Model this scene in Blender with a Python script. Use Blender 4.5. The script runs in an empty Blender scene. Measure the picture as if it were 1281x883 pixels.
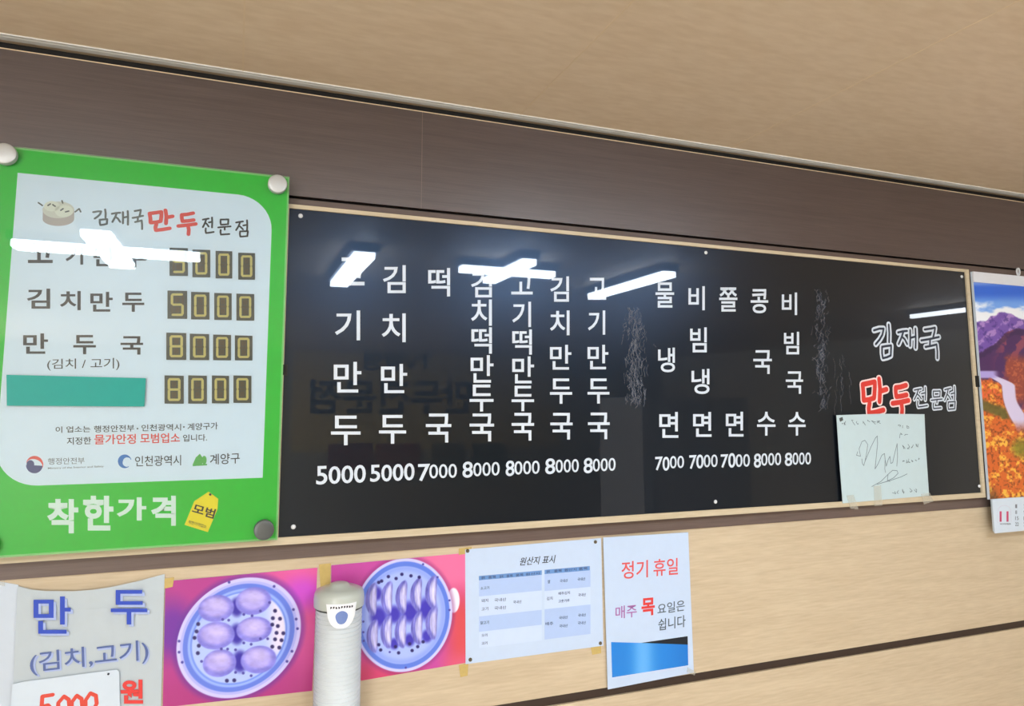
import bpy, math, random
import numpy as np
from mathutils import Vector, Matrix

# ------------------------------------------------------------------ camera
SC = bpy.context.scene
COL = SC.collection
DW = 1.268                       # distance from camera to the sign wall (wall face is y = 0)
ZC = 1.75                        # camera height
YAW, PIT, ROL = 0.348682332, 0.106507121, -0.00182582055
F, CX, CY = 849.420313, 605.759208, 410.650464
_c, _s = math.cos, math.sin
FWD = Vector((_s(YAW)*_c(PIT), _c(YAW)*_c(PIT), _s(PIT)))
_r = Vector((_c(YAW), -_s(YAW), 0))
_d = -_r.cross(FWD)
RGT = _c(ROL)*_r + _s(ROL)*_d
DWN = -_s(ROL)*_r + _c(ROL)*_d
CAM = Vector((0, -DW, ZC))
cd = bpy.data.cameras.new('camera')
cam = bpy.data.objects.new('camera', cd); COL.objects.link(cam)
cam.matrix_world = Matrix(((RGT.x, -DWN.x, -FWD.x, CAM.x), (RGT.y, -DWN.y, -FWD.y, CAM.y), (RGT.z, -DWN.z, -FWD.z, CAM.z), (0, 0, 0, 1)))
cd.sensor_fit = 'HORIZONTAL'; cd.sensor_width = 36.0
cd.lens = 36.0*F/1281
cd.shift_x = (640.5-CX)/1281; cd.shift_y = (CY-441.5)/1281
cd.clip_start = 0.02
SC.camera = cam

# ------------------------------------------------------------------ light and exposure
SC.view_settings.view_transform = 'Standard'
SC.view_settings.look = 'None'
SC.view_settings.gamma = 1.0
SC.view_settings.use_curve_mapping = False
SC.view_settings.exposure = -0.55
try:
    SC.cycles.use_denoising = True
    SC.cycles.max_bounces = 10
except Exception:
    pass
LAMP = 84.0                      # radiance of the ceiling lamps
DAY_FILL = 260.0                      # power of the added fill light at the invented side window
wd = bpy.data.worlds.new('world'); SC.world = wd; wd.use_nodes = True
wd.node_tree.nodes['Background'].inputs[0].default_value = (0.75, 0.85, 1.0, 1)
wd.node_tree.nodes['Background'].inputs[1].default_value = 0.6

def area_light(name, loc, rot, sx, sy, energy, color):
    l = bpy.data.lights.new(name, 'AREA'); l.shape = 'RECTANGLE'; l.size = sx; l.size_y = sy
    l.energy = energy; l.color = color
    o = bpy.data.objects.new(name, l); COL.objects.link(o); o.location = loc; o.rotation_euler = rot
    return o
# added fill light that lifts the ceiling, set at an invented left-wall window
area_light('daylight_fill', (-2.4, -5.0, 1.35), (0, math.radians(-90), 0), 1.7, 2.6, DAY_FILL, (0.97, 0.98, 1.0))

# ------------------------------------------------------------------ coordinates
def W(px, py, Y=0.0):
    """point at depth y = Y (metres, negative is towards the room) that the photo shows at pixel px, py"""
    d = RGT*((px-CX)/F) + DWN*((py-CY)/F) + FWD
    return CAM + d*((DW+Y)/d.y)
def Wz(px, py, z):
    d = RGT*((px-CX)/F) + DWN*((py-CY)/F) + FWD
    return CAM + d*((z-CAM.z)/d.z)
def mirrored(px, py, Ym, z=None, yreal=None):
    """point of the room that a mirror at y = Ym shows at pixel px, py"""
    d = RGT*((px-CX)/F) + DWN*((py-CY)/F) + FWD
    t = (z-CAM.z)/d.z if z is not None else (2*Ym-yreal-CAM.y)/d.y
    p = CAM + d*t
    return Vector((p.x, 2*Ym-p.y, p.z))
def lin(c):
    c = c/255.0
    return c/12.92 if c <= 0.04045 else ((c+0.055)/1.055)**2.4
def RGB(*c): return tuple(lin(v) for v in c)+(1.0,)

# ------------------------------------------------------------------ materials
MATS = {}
def mat(name, rgb, rough=0.5, spec=0.4, coat=0.0, coat_rough=0.03, metal=0.0, emit=None, noise=0.0, nscale=60, bump=0.0, trans=0.0, alpha=1.0):
    if name in MATS: return MATS[name]
    m = bpy.data.materials.new(name); m.use_nodes = True; nt = m.node_tree; b = nt.nodes['Principled BSDF']
    col = RGB(*rgb)
    b.inputs['Base Color'].default_value = col
    b.inputs['Roughness'].default_value = rough
    b.inputs['Specular IOR Level'].default_value = spec
    b.inputs['Coat Weight'].default_value = coat
    b.inputs['Coat Roughness'].default_value = coat_rough
    b.inputs['Coat IOR'].default_value = 1.4
    b.inputs['Metallic'].default_value = metal
    b.inputs['Transmission Weight'].default_value = trans
    b.inputs['Alpha'].default_value = alpha
    if emit:
        b.inputs['Emission Color'].default_value = emit[0]; b.inputs['Emission Strength'].default_value = emit[1]
    tc = nt.nodes.new('ShaderNodeTexCoord')
    n = nt.nodes.new('ShaderNodeTexNoise'); n.inputs['Scale'].default_value = nscale; n.inputs['Detail'].default_value = 4
    nt.links.new(tc.outputs['Object'], n.inputs['Vector'])
    if noise or not bump:
        k = noise or 0.03
        mx = nt.nodes.new('ShaderNodeMix'); mx.data_type = 'RGBA'
        mx.inputs[6].default_value = tuple(v*(1-k) for v in col[:3])+(1,)
        mx.inputs[7].default_value = tuple(min(1, v*(1+k)) for v in col[:3])+(1,)
        nt.links.new(n.outputs['Fac'], mx.inputs[0]); nt.links.new(mx.outputs[2], b.inputs['Base Color'])
    if bump:
        bp = nt.nodes.new('ShaderNodeBump'); bp.inputs['Strength'].default_value = bump; bp.inputs['Distance'].default_value = 0.002
        nt.links.new(n.outputs['Fac'], bp.inputs['Height']); nt.links.new(bp.outputs['Normal'], b.inputs['Normal'])
    MATS[name] = m
    return m
def wood(name, c1, c2, stretch=(1.2, 30, 30), rough=0.45, spec=0.4, fine=0.5):
    m = bpy.data.materials.new(name); m.use_nodes = True; nt = m.node_tree; b = nt.nodes['Principled BSDF']
    tc = nt.nodes.new('ShaderNodeTexCoord'); mp = nt.nodes.new('ShaderNodeMapping'); mp.inputs['Scale'].default_value = stretch
    nt.links.new(tc.outputs['Object'], mp.inputs['Vector'])
    n1 = nt.nodes.new('ShaderNodeTexNoise'); n1.inputs['Scale'].default_value = 1.6; n1.inputs['Detail'].default_value = 6; n1.inputs['Distortion'].default_value = 0.6
    nt.links.new(mp.outputs[0], n1.inputs['Vector'])
    n2 = nt.nodes.new('ShaderNodeTexNoise'); n2.inputs['Scale'].default_value = 9; n2.inputs['Detail'].default_value = 3
    nt.links.new(mp.outputs[0], n2.inputs['Vector'])
    ad = nt.nodes.new('ShaderNodeMix'); ad.inputs[0].default_value = fine
    nt.links.new(n1.outputs['Fac'], ad.inputs[2]); nt.links.new(n2.outputs['Fac'], ad.inputs[3])
    cr = nt.nodes.new('ShaderNodeValToRGB'); cr.color_ramp.elements[0].position = 0.36; cr.color_ramp.elements[1].position = 0.64
    cr.color_ramp.elements[0].color = RGB(*c1); cr.color_ramp.elements[1].color = RGB(*c2)
    nt.links.new(ad.outputs[0], cr.inputs[0]); nt.links.new(cr.outputs[0], b.inputs['Base Color'])
    b.inputs['Roughness'].default_value = rough; b.inputs['Specular IOR Level'].default_value = spec
    MATS[name] = m
    return m
def clear_mat(name, rough, haze):
    m = bpy.data.materials.new(name); m.use_nodes = True; nt = m.node_tree; nt.nodes.remove(nt.nodes['Principled BSDF'])
    fr = nt.nodes.new('ShaderNodeFresnel'); fr.inputs[0].default_value = 1.49
    tr = nt.nodes.new('ShaderNodeBsdfTransparent'); tr.inputs[0].default_value = (0.96, 0.985, 0.97, 1)
    g1 = nt.nodes.new('ShaderNodeBsdfGlossy'); g1.inputs['Roughness'].default_value = rough
    g2 = nt.nodes.new('ShaderNodeBsdfGlossy'); g2.inputs['Roughness'].default_value = 0.3
    mg = nt.nodes.new('ShaderNodeMixShader'); mg.inputs[0].default_value = haze
    mx = nt.nodes.new('ShaderNodeMixShader')
    nt.links.new(g1.outputs[0], mg.inputs[1]); nt.links.new(g2.outputs[0], mg.inputs[2])
    nt.links.new(fr.outputs[0], mx.inputs[0]); nt.links.new(tr.outputs[0], mx.inputs[1]); nt.links.new(mg.outputs[0], mx.inputs[2])
    nt.links.new(mx.outputs[0], nt.nodes['Material Output'].inputs['Surface'])
    return m
def print_mat(name, rough=0.4, spec=0.4, coat=0.0):
    m = bpy.data.materials.new(name); m.use_nodes = True; nt = m.node_tree; b = nt.nodes['Principled BSDF']
    a = nt.nodes.new('ShaderNodeAttribute'); a.attribute_name = 'print'
    nt.links.new(a.outputs['Color'], b.inputs['Base Color'])
    b.inputs['Roughness'].default_value = rough; b.inputs['Specular IOR Level'].default_value = spec; b.inputs['Coat Weight'].default_value = coat
    return m

M_oak = wood('light_oak_laminate', (193, 173, 144), (209, 190, 161), (2.2, 30, 26))
M_ceil = wood('tan_ceiling_laminate', (221, 197, 166), (230, 208, 179), (2.6, 9, 9), rough=0.5, fine=0.7)
M_brown = wood('dark_brown_laminate', (68, 55, 53), (83, 69, 67), (1.6, 60, 60), rough=0.36, spec=1.0)
M_brown2 = wood('brown_backing_laminate', (96, 80, 74), (108, 92, 85), (1.6, 60, 60), rough=0.4)
M_groove = mat('dark_groove', (60, 46, 38), 0.5)
M_black = mat('black_gap', (24, 22, 20), 0.6)
M_alum = mat('white_moulding', (225, 224, 220), 0.35)
M_frame = wood('cream_wood_frame', (194, 177, 147), (208, 192, 164), (3, 60, 60))
M_joint = mat('pale_joint', (226, 202, 168), 0.5)
M_joint2 = mat('brown_joint', (128, 112, 104), 0.5)
M_plaster = mat('beige_wall_paint', (226, 220, 206), 0.7)
M_floor = mat('pale_floor_tile', (226, 222, 214), 0.5)
M_paper = mat('white_paper', (200, 210, 222), 0.6, 0.3)
M_paper_b = mat('glossy_white_paper', (194, 211, 236), 0.4, 0.4)
M_card = mat('white_card', (208, 220, 232), 0.6, 0.3)
M_white = mat('white_vinyl', (212, 222, 234), 0.4, 0.3, coat=1.0, coat_rough=0.015)

# ------------------------------------------------------------------ mesh builder
ROOT = {}
class MB:
    def __init__(s): s.v = []; s.f = []; s.k = 0
    def lift(s):
        """each stroke of paint lies a hair above the one before"""
        s.k = (s.k+1) % 150; return Vector((0, -2.0e-6*s.k, 0))
    def add(s, vs, fs):
        b = len(s.v); s.v += [Vector(p) for p in vs]; s.f += [tuple(b+i for i in f) for f in fs]; return s
    def box(s, x0, x1, y0, y1, z0, z1):
        return s.add([(x0,y0,z0),(x1,y0,z0),(x1,y1,z0),(x0,y1,z0),(x0,y0,z1),(x1,y0,z1),(x1,y1,z1),(x0,y1,z1)],
                     [(0,1,5,4),(1,2,6,5),(2,3,7,6),(3,0,4,7),(4,5,6,7),(3,2,1,0)])
    def slab(s, pts, thick):
        """polygon (clockwise seen from the room), given back in depth"""
        n = len(pts); p = [Vector(q) for q in pts]
        back = [q+Vector((0, thick, 0)) for q in p]
        return s.add(p+back, [tuple(reversed(range(n))), tuple(range(n, 2*n))]+[(i, (i+1) % n, n+(i+1) % n, n+i) for i in range(n)])
    def px(s, pts, Y, thick): return s.slab([W(x, y, Y) for x, y in pts], thick)
    def disc(s, c, r, thick, n=20, a=1.0):
        return s.slab([Vector((c.x+r*a*math.cos(-t), c.y, c.z+r*math.sin(-t))) for t in [2*math.pi*i/n for i in range(n)]], thick)
    def stroke(s, pts, w, thick=0.0002, taper=False):
        """pen line through world points lying in a plane facing the room"""
        P = [Vector(p) for p in pts]
        for i in range(len(P)-1):
            a, b = P[i], P[i+1]; d = b-a
            if d.length < 1e-7: continue
            n = Vector((-d.z, 0, d.x)).normalized()*w/2
            s.slab([p+s.lift() for p in (a+n, b+n, b-n, a-n)], thick)
        for p in P: s.disc(p+s.lift(), w/2, thick, 10)
        return s
    def lathe(s, prof, c, n=40):
        b = []; N = len(prof)
        for r, z in prof:
            b += [(c[0]+r*math.cos(2*math.pi*k/n), c[1]+r*math.sin(2*math.pi*k/n), c[2]+z) for k in range(n)]
        fs = [(i*n+k, i*n+(k+1) % n, (i+1)*n+(k+1) % n, (i+1)*n+k) for i in range(N-1) for k in range(n)]
        return s.add(b, fs)
    def dome(s, c, r, h, n=20, m=5, rim=0.0):
        """button facing the room (-y): flat rim then rounded cap"""
        prof = [(r, 0.0)]+([(r, rim)] if rim else [])+[(r*math.cos(math.pi/2*k/m), rim+(h-rim)*math.sin(math.pi/2*k/m)) for k in range(1, m+1)]
        prof[-1] = (1e-5, h); b = []
        for q, y in prof: b += [(c.x+q*math.cos(2*math.pi*k/n), c.y-y, c.z+q*math.sin(2*math.pi*k/n)) for k in range(n)]
        fs = [(i*n+k, i*n+(k+1) % n, (i+1)*n+(k+1) % n, (i+1)*n+k) for i in range(len(prof)-1) for k in range(n)]
        return s.add(b, fs)
    def text(s, st, q, Y, bold=0.0, thick=0.0003, shear=0.0):
        """writing fitted into a pixel quad: [tl, tr, br, bl] or (x0, y0, x1, y1)"""
        gv, gf = glyphs(st, bold)
        if len(q) == 4 and not hasattr(q[0], '__len__'):
            x0, y0, x1, y1 = q; q = [(x0, y0), (x1, y0), (x1, y1), (x0, y1)]
        A, B, C, D = [p if isinstance(p, Vector) else W(p[0], p[1], Y) for p in q]
        vs = []
        for u, v, w in gv:
            u2 = u+shear*(v-0.5)
            top = A.lerp(B, u2); bot = D.lerp(C, u2); p = bot.lerp(top, v); vs.append(p+Vector((0, thick*(1-w)-thick, 0)))
        return s.add(vs, gf)
    def build(s, name, m, parent=None, smooth=False):
        me = bpy.data.meshes.new(name)
        if parent is None:
            lo = [min(p[i] for p in s.v) for i in range(3)]; hi = [max(p[i] for p in s.v) for i in range(3)]
            L = Vector(((lo[0]+hi[0])/2, (lo[1]+hi[1])/2, lo[2]))
            if m in (M_oak, M_ceil, M_brown, M_brown2): L = Vector((0, 0, 0))
        else: L = ROOT[parent]
        me.from_pydata([p-L for p in s.v], [], s.f); me.update()
        me.materials.append(m)
        if smooth:
            for p in me.polygons: p.use_smooth = True
        o = bpy.data.objects.new(name, me); COL.objects.link(o)
        ROOT[o] = L
        if parent is None: o.location = L
        else: o.parent = parent
        return o

GC = {}
def glyphs(st, bold):
    k = (st, bold)
    if k in GC: return GC[k]
    cu = bpy.data.curves.new('writing', 'FONT'); cu.body = st; cu.size = 1.0; cu.offset = bold; cu.extrude = 0.02; cu.resolution_u = 4
    o = bpy.data.objects.new('writing', cu); COL.objects.link(o)
    dg = bpy.context.evaluated_depsgraph_get(); dg.update()
    me = bpy.data.meshes.new_from_object(o.evaluated_get(dg))
    v = np.array([tuple(q.co) for q in me.vertices]); f = [tuple(p.vertices) for p in me.polygons]
    bpy.data.objects.remove(o); bpy.data.curves.remove(cu); bpy.data.meshes.remove(me)
    lo, hi = v.min(0), v.max(0); v = (v-lo)/np.maximum(hi-lo, 1e-6)
    GC[k] = ([tuple(map(float, q)) for q in v], f)
    return GC[k]

def tag(o, label, cat, group=None):
    o['label'] = label; o['category'] = cat
    if group: o['group'] = group
    return o
def thing(name, loc, label, cat, group=None):
    o = bpy.data.objects.new(name, None); COL.objects.link(o); o.empty_display_size = 0.05
    o.location = loc; ROOT[o] = Vector(loc)
    return tag(o, label, cat, group)
def struct(name, mb, m):
    o = mb.build(name, m); o['kind'] = 'structure'; return o
def words(name, m, parent, items, Y, bold=0.0, label=None, thick=0.0003):
    mb = MB()
    for st, q in items: mb.text(st, q, Y, bold, thick)
    o = mb.build(name, m, parent)
    if label: o['label'] = label
    return o

# brush-drawn syllables: strokes in a unit box, x right, y down
BR = {
 '김': [[(.03,.17),(.3,.12),(.5,.12),(.44,.3),(.3,.45),(.12,.58)], [(.74,0),(.77,.25),(.76,.52)], [(.42,.66),(.42,.85),(.46,1),(.66,.97),(.84,.92),(.86,.62),(.62,.64),(.42,.66)]],
 '재': [[(0,.2),(.25,.14),(.48,.12)], [(.28,.15),(.2,.42),(.03,.8)], [(.2,.42),(.35,.55),(.48,.8)], [(.64,.08),(.65,.5),(.64,.9)], [(.66,.48),(.9,.42)], [(.92,0),(.94,.5),(.93,1)]],
 '국': [[(.18,.08),(.5,.05),(.72,.02),(.68,.18),(.62,.32)], [(0,.43),(.4,.39),(.92,.32)], [(.46,.4),(.45,.6)], [(.22,.64),(.55,.6),(.8,.56),(.84,.78),(.84,1)]],
 '만': [[(.04,.16),(.07,.4),(.08,.62),(.3,.6),(.5,.55),(.53,.3),(.53,.08),(.3,.12),(.04,.16)], [(.7,0),(.74,.3),(.72,.66)], [(.74,.36),(1,.3)], [(.32,.7),(.28,.86),(.3,1),(.6,.96),(.88,.9)]],
 '두': [[(.85,.02),(.5,.08),(.2,.1),(.2,.25),(.24,.4),(.55,.38),(.88,.34)], [(0,.62),(.5,.58),(1,.52)], [(.55,.58),(.6,.8),(.58,1)]],
 '전': [[(.02,.14),(.26,.1),(.5,.07)], [(.3,.1),(.2,.35),(.02,.62)], [(.2,.32),(.35,.42),(.5,.58)], [(.52,.32),(.76,.28)], [(.78,0),(.8,.3),(.78,.64)], [(.26,.7),(.24,.85),(.28,1),(.6,.97),(.92,.93)]],
 '문': [[(.2,.03),(.18,.2),(.22,.36),(.5,.35),(.8,.33),(.82,.02),(.5,.03),(.2,.03)], [(0,.54),(.5,.5),(1,.47)], [(.52,.5),(.52,.68)], [(.2,.7),(.18,.85),(.22,1),(.9,.96)]],
 '점': [[(.02,.14),(.26,.1),(.5,.07)], [(.3,.1),(.2,.35),(.02,.6)], [(.2,.32),(.35,.42),(.5,.56)], [(.52,.32),(.76,.28)], [(.78,0),(.8,.3),(.78,.6)], [(.3,.68),(.28,.85),(.32,1),(.8,.97),(.84,.66),(.55,.67),(.3,.68)]],
}
def brush(mb, ch, x0, y0, x1, y1, Y, w):
    for st in BR[ch]:
        mb.stroke([W(x0+(x1-x0)*a, y0+(y1-y0)*b, Y) for a, b in st], w)
    return mb

# ------------------------------------------------------------------ the room
YF = -6.9                        # far wall behind the camera
XL, XR = -2.45, 5.6
zceil = W(430, 110.8, -0.012).z
zfas_t = W(430, 124.5, -0.008).z
zfas_b = W(560, 264.0, -0.008).z
zband_b = W(500, 688.8, -0.004).z
zgr_t = W(870, 842, 0).z
zgr_b = W(860, 855, 0).z
zoak_b = 0.0
struct('floor', MB().box(XL-.1, XR+.1, YF-.1, 0.12, -0.1, 0), M_floor)
struct('ceiling', MB().box(XL-.1, XR+.1, YF-.1, 0.12, zceil, zceil+0.1), M_ceil)
wb = MB().box(XL, XR, 0.014, 0.12, 0, zceil)
struct('wall_back', wb, M_black)
struct('trim_1', MB().box(XL, XR, 0.0, 0.014, zgr_t, zband_b+0.03), M_oak)            # light panel under the brown band
struct('trim_2', MB().box(XL, XR, 0.0, 0.014, 0.0, zgr_b), M_oak)                     # lower light panel
struct('trim_3', MB().box(XL, XR, 0.005, 0.014, zgr_b, zgr_t), M_groove)              # dark strip between the light panels
struct('trim_4', MB().box(XL, XR, -0.004, 0.0, zband_b, zfas_b-0.0045), M_brown2)      # brown board behind the signs
xs = W(528, 180, -0.008).x
struct('trim_5', MB().box(XL, xs-0.0006, -0.008, 0.0, zfas_b, zfas_t).box(xs+0.0006, XR, -0.008, 0.0, zfas_b, zfas_t), M_brown)   # dark fascia boards
struct('trim_6', MB().box(xs-0.0006, xs+0.0006, -0.0075, 0.0, zfas_b, zfas_t), M_joint2)
struct('trim_7', MB().box(XL, XR, -0.0085, 0.0, zfas_t-0.0012, zfas_t+0.0005), M_joint)    # pale upper edge of the fascia
struct('trim_8', MB().box(XL, XR, -0.0135, -0.0005, zceil-0.0026, zceil).box(XL, XR, -0.0205, -0.0135, zceil-0.0022, zceil), M_alum)    # white ceiling moulding
for k, (px, py) in enumerate(((304, 88), (650, 144), (914, 185))):
    x = Wz(px, py, zceil).x
    struct('trim_%d' % (9+k), MB().box(x-0.0012, x+0.0012, YF, -0.0205, zceil-0.0006, zceil), M_joint)
struct('wall_right', MB().box(XR, XR+.1, YF-.1, 0.12, 0, zceil), M_plaster)
struct('wall_front', MB().box(XL-.1, XR+.1, YF-.1, YF, 0, zceil), mat('khaki_wall_paint', (196, 184, 156), 0.7))
# left wall with an invented, unseen window opening for the fill light
wl = MB()
wl.box(XL-.1, XL, YF, -6.4, 0, zceil).box(XL-.1, XL, -3.6, 0.12, 0, zceil).box(XL-.1, XL, -6.4, -3.6, 0, 0.45).box(XL-.1, XL, -6.4, -3.6, 2.25, zceil)
struct('wall_left', wl, M_plaster)
wf = MB()
for y in (-6.4, -5.02, -3.64): wf.box(XL-.08, XL-.02, y, y+0.04, 0.45, 2.25)
wf.box(XL-.08, XL-.02, -6.4, -3.6, 0.45, 0.49).box(XL-.08, XL-.02, -6.4, -3.6, 2.21, 2.25)
struct('fill_window_1', wf, M_alum)  # frame of the invented window
gl = MB().box(XL-.055, XL-.045, -6.36, -3.64, 0.49, 2.21).build('pane', mat('window_glass', (240, 246, 250), 0.02, 0.5, trans=1.0), None); gl['kind'] = 'structure'; gl.name = 'fill_window_2'  # pane of the invented window

# ------------------------------------------------------------------ black menu board
YB = -0.018                      # face of the black sheet
M_board = mat('black_acrylic', (11, 12, 16), 0.30, 0.5, coat=1.0, coat_rough=0.015)
M_board.node_tree.nodes['Principled BSDF'].inputs['Specular Tint'].default_value = (0.34, 0.58, 1.0, 1)   # the bluish bloom of the finely scratched sheet
bx0 = W(349, 480, YB-0.004).x; bx1 = W(1232.5, 610, YB-0.004).x
zt = (W(560, 274.5, YB-.004).z+W(1100, 326, YB-.004).z)/2
zb = (W(500, 671.5, YB-.004).z+W(1000, 638, YB-.004).z)/2
fw = 0.0125
board = thing('menu_board', ((bx0+bx1)/2, 0, zb), 'long glossy black menu board with white dish names, cream wooden frame', 'menu board')
gx0 = W(-32, 690, YB-.004).x     # the lower rail runs on under the green sign
pb = MB().box(bx0+0.006, bx1-0.006, YB, YB+0.006, zb+0.006, zt-0.006).build('panel', M_board, board)
back = MB().box(bx0+0.02, bx1-0.02, YB+0.006, -0.004, zb+0.02, zt-0.02).build('backing', M_black, board)
def rail(x0, x1, z0, z1):
    return MB().box(x0, x1, YB-0.004, -0.004, z0, z1).build('frame_rail', M_frame, board)
rail(bx0, bx1, zt-fw*0.6, zt); rail(gx0, bx1, zb, zb+fw)
rail(bx0, bx0+0.0075, zb+fw, zt-fw*0.6); rail(bx1-fw, bx1, zb+fw, zt-fw*0.6)
for (x, y0, y1, dx) in ((357, 456, 469, .008), (1222.5, 470, 484, .012)):
    p0, p1 = W(x, y0, YB-.006), W(x, y1, YB-.006)
    MB().box(p0.x-dx/2, p0.x+dx/2, YB-.0065, YB, p1.z, p0.z).build('clip', M_black, board)
M_screw = mat('white_screw_cap', (222, 224, 226), 0.35)
for x, y in ((376, 270), (883, 316), (1203, 346), (367, 659), (895, 627.5), (1225, 608)):
    MB().dome(W(x, y, YB), 0.0042, 0.003, 16).build('screw_cap', M_screw, board, True)

COLS = [
 [('고',(424,322,456,357)),('기',(419,388.3,450.5,425.6)),('만',(417.5,452.6,452,491)),('두',(414,519.8,451,556.8))],
 [('김',(479,331.7,507.5,366.6)),('치',(477.5,392,507.5,428)),('만',(476.5,455.2,509.3,491.7)),('두',(474,519,508,555))],
 [('떡',(535.6,335.2,563,370.8)),('국',(532.7,517.2,564.5,553.4))],
 [('김',(589.2,339.7,615.3,372)),('치',(589.2,374.6,615.3,407.4)),('떡',(589.7,409.4,615.3,442.3)),('만',(588.7,444.3,617.3,478.6)),('두',(587.4,481,617.3,514.6)),('국',(587.4,517.2,618,552))],
 [('고',(639.5,341,666.4,368.3)),('기',(640.8,377.4,664.2,409)),('떡',(640.8,412,665.3,443.5)),('만',(640.8,445.8,668,479.5)),('두',(640,482.5,668,514.2)),('국',(640,516.4,668,551))],
 [('김',(688.4,345.7,711.7,377.4)),('치',(688,388.3,712.4,419.3)),('만',(688,431.3,714.7,462.3)),('두',(688,473.4,715.6,505)),('국',(688.4,516.4,716.3,549.7))],
 [('고',(735.5,347.5,758.2,375)),('기',(735.5,388.3,757,418.6)),('만',(735,431.3,760.9,461.9)),('두',(735,473.4,762.3,504.7)),('국',(735.5,516,762.7,549.3))],
 [('물',(820,353.2,843.2,384.8)),('냉',(823.2,434.8,844.3,465.6)),('면',(824.7,515.3,848.5,547.6))],
 [('비',(861.2,358,881.6,388)),('빔',(863.3,409.5,884,440.7)),('냉',(865,461.3,887.5,492.8)),('면',(867,515.3,890,546.3))],
 [('쫄',(899.7,359.5,922.3,389.7)),('면',(908,515,930,546))],
 [('콩',(939,361.6,960.9,391.8)),('국',(942.3,438,965.5,467.7)),('수',(947,515,970,544.8))],
 [('비',(978,365.9,997,394)),('빔',(980.7,415,999.6,443.2)),('국',(983,464.5,1004.5,492.5)),('수',(986,515.3,1007.7,544.8))],
]
for c in COLS:
    o = words('dish_lettering', M_white, board, c, YB, 0.012); o['label'] = 'white dish name '+''.join(a for a, _ in c)
def Q(x0, x1, tl, tr, br, bl): return [(x0, tl), (x1, tr), (x1, br), (x0, bl)]
PR = [
 [('5', Q(395.5,409.5,583,582.5,605.5,606.5)), ('000', Q(411,457.5,583.5,581,603.5,605.5))],
 [('5', Q(463,475.5,581.5,581,602,603)), ('000', Q(477,518.5,581.5,579,600.5,602.5))],
 [('7', Q(523,538,580.5,580,601,602)), ('000', Q(537,571.5,581,580,597.5,598.5))],
 [('8', Q(578.5,591.5,577.5,577,597,598)), ('000', Q(592,625,579,577.5,594.5,596))],
 [('8', Q(632.5,643.5,576.5,575.5,595,596)), ('000', Q(643.5,675,577,576,592.5,593.8))],
 [('8', Q(682,694.5,573.5,573,592.5,593.5)), ('000', Q(695,724,575,574,590.5,591.3))],
 [('8', Q(730,741.5,573,572.3,591.5,592.3)), ('000', Q(741.5,770,574,572.5,588.7,590))],
 [('7', Q(819.6,829,571.5,571,588,588.5)), ('0', Q(828.8,837.5,571.5,571,588.5,589)), ('00', Q(838,855.6,570.5,570,585.3,586))],
 [('7', Q(862.2,871.3,569.5,569,586,586.7)), ('0', Q(871,880,568.7,568.3,585.8,586.2)), ('00', Q(880.2,897.6,568.8,568.4,584,584.6))],
 [('7', Q(901.6,911,568.4,568,584.7,585.3)), ('0', Q(911,920,566.8,566.4,584.8,585.2)), ('00', Q(920.2,938,568.2,567.8,583.6,584.2))],
 [('8', Q(943,952,567.3,567,584.7,585.2)), ('000', Q(952.2,977,567,566.2,581.8,582.6))],
 [('8', Q(981.7,991,566.2,566,582.6,583)), ('000', Q(991.4,1014.4,566.2,565.8,580.8,581.4))],
]
for c in PR:
    mb = MB()
    for st, q in c: mb.text(st, q, YB, 0.014 if len(st) < 2 or c in PR[:2] else 0.006)
    o = mb.build('price_lettering', M_white, board); o['label'] = 'white price '+''.join(a for a, _ in c)

M_ink = mat('black_print', (22, 24, 30), 0.5)
M_navy = mat('blue_black_vinyl', (34, 44, 62), 0.4)
M_redv = mat('red_vinyl', (214, 60, 52), 0.45)
M_pinkv = mat('pale_pink_vinyl', (242, 214, 212), 0.45)
T1 = [('김',1092.5,406,1118.5,448), ('재',1123.5,411,1147,435), ('국',1152.5,409,1176.5,448)]
T2 = [('만',1078,474,1109,517), ('두',1116.5,481,1136.5,519)]
T3 = [('전',1143.5,484.5,1161.5,509), ('문',1165,488.5,1178.5,511), ('점',1181.5,483.5,1197.5,512)]
for items, wo, wi, mo, mi in ((T1, .0160, .0056, M_white, M_navy), (T2, .0205, .0125, M_pinkv, M_redv), (T3, .0112, .0032, M_white, M_navy)):
    mb = MB(); mi_ = MB()
    for ch, a, b, c, d in items:
        brush(mb, ch, a, b, c, d, YB-.0003, wo); brush(mi_, ch, a, b, c, d, YB-.0006, wi)
    t = mb.build('shop_name', mo, board); f = mi_.build('shop_name_fill', mi, t)

# dried glue left where old letters were peeled off
random.seed(4)
M_glue = mat('dried_glue', (112, 118, 132), 0.6, alpha=0.6)
def glue(x0, x1, y0, y1, n, lo, hi):
    mb = MB()
    for _ in range(n):
        x = random.gauss((x0+x1)/2, (x1-x0)/4.5); y = random.uniform(y0, y1); L = random.uniform(lo, hi)
        P = [W(x+random.uniform(-2, 2), y+L*k, YB-.0001) for k in (0, .35, .7, 1)]
        mb.stroke(P, random.uniform(.0004, .0011), 0.0001)
    return mb.build('glue_residue', M_glue, board)
glue(778, 810, 382, 500, 230, 3, 14); glue(1018, 1038, 362, 505, 140, 3, 12); glue(1038, 1066, 440, 505, 14, 8, 26)

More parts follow.
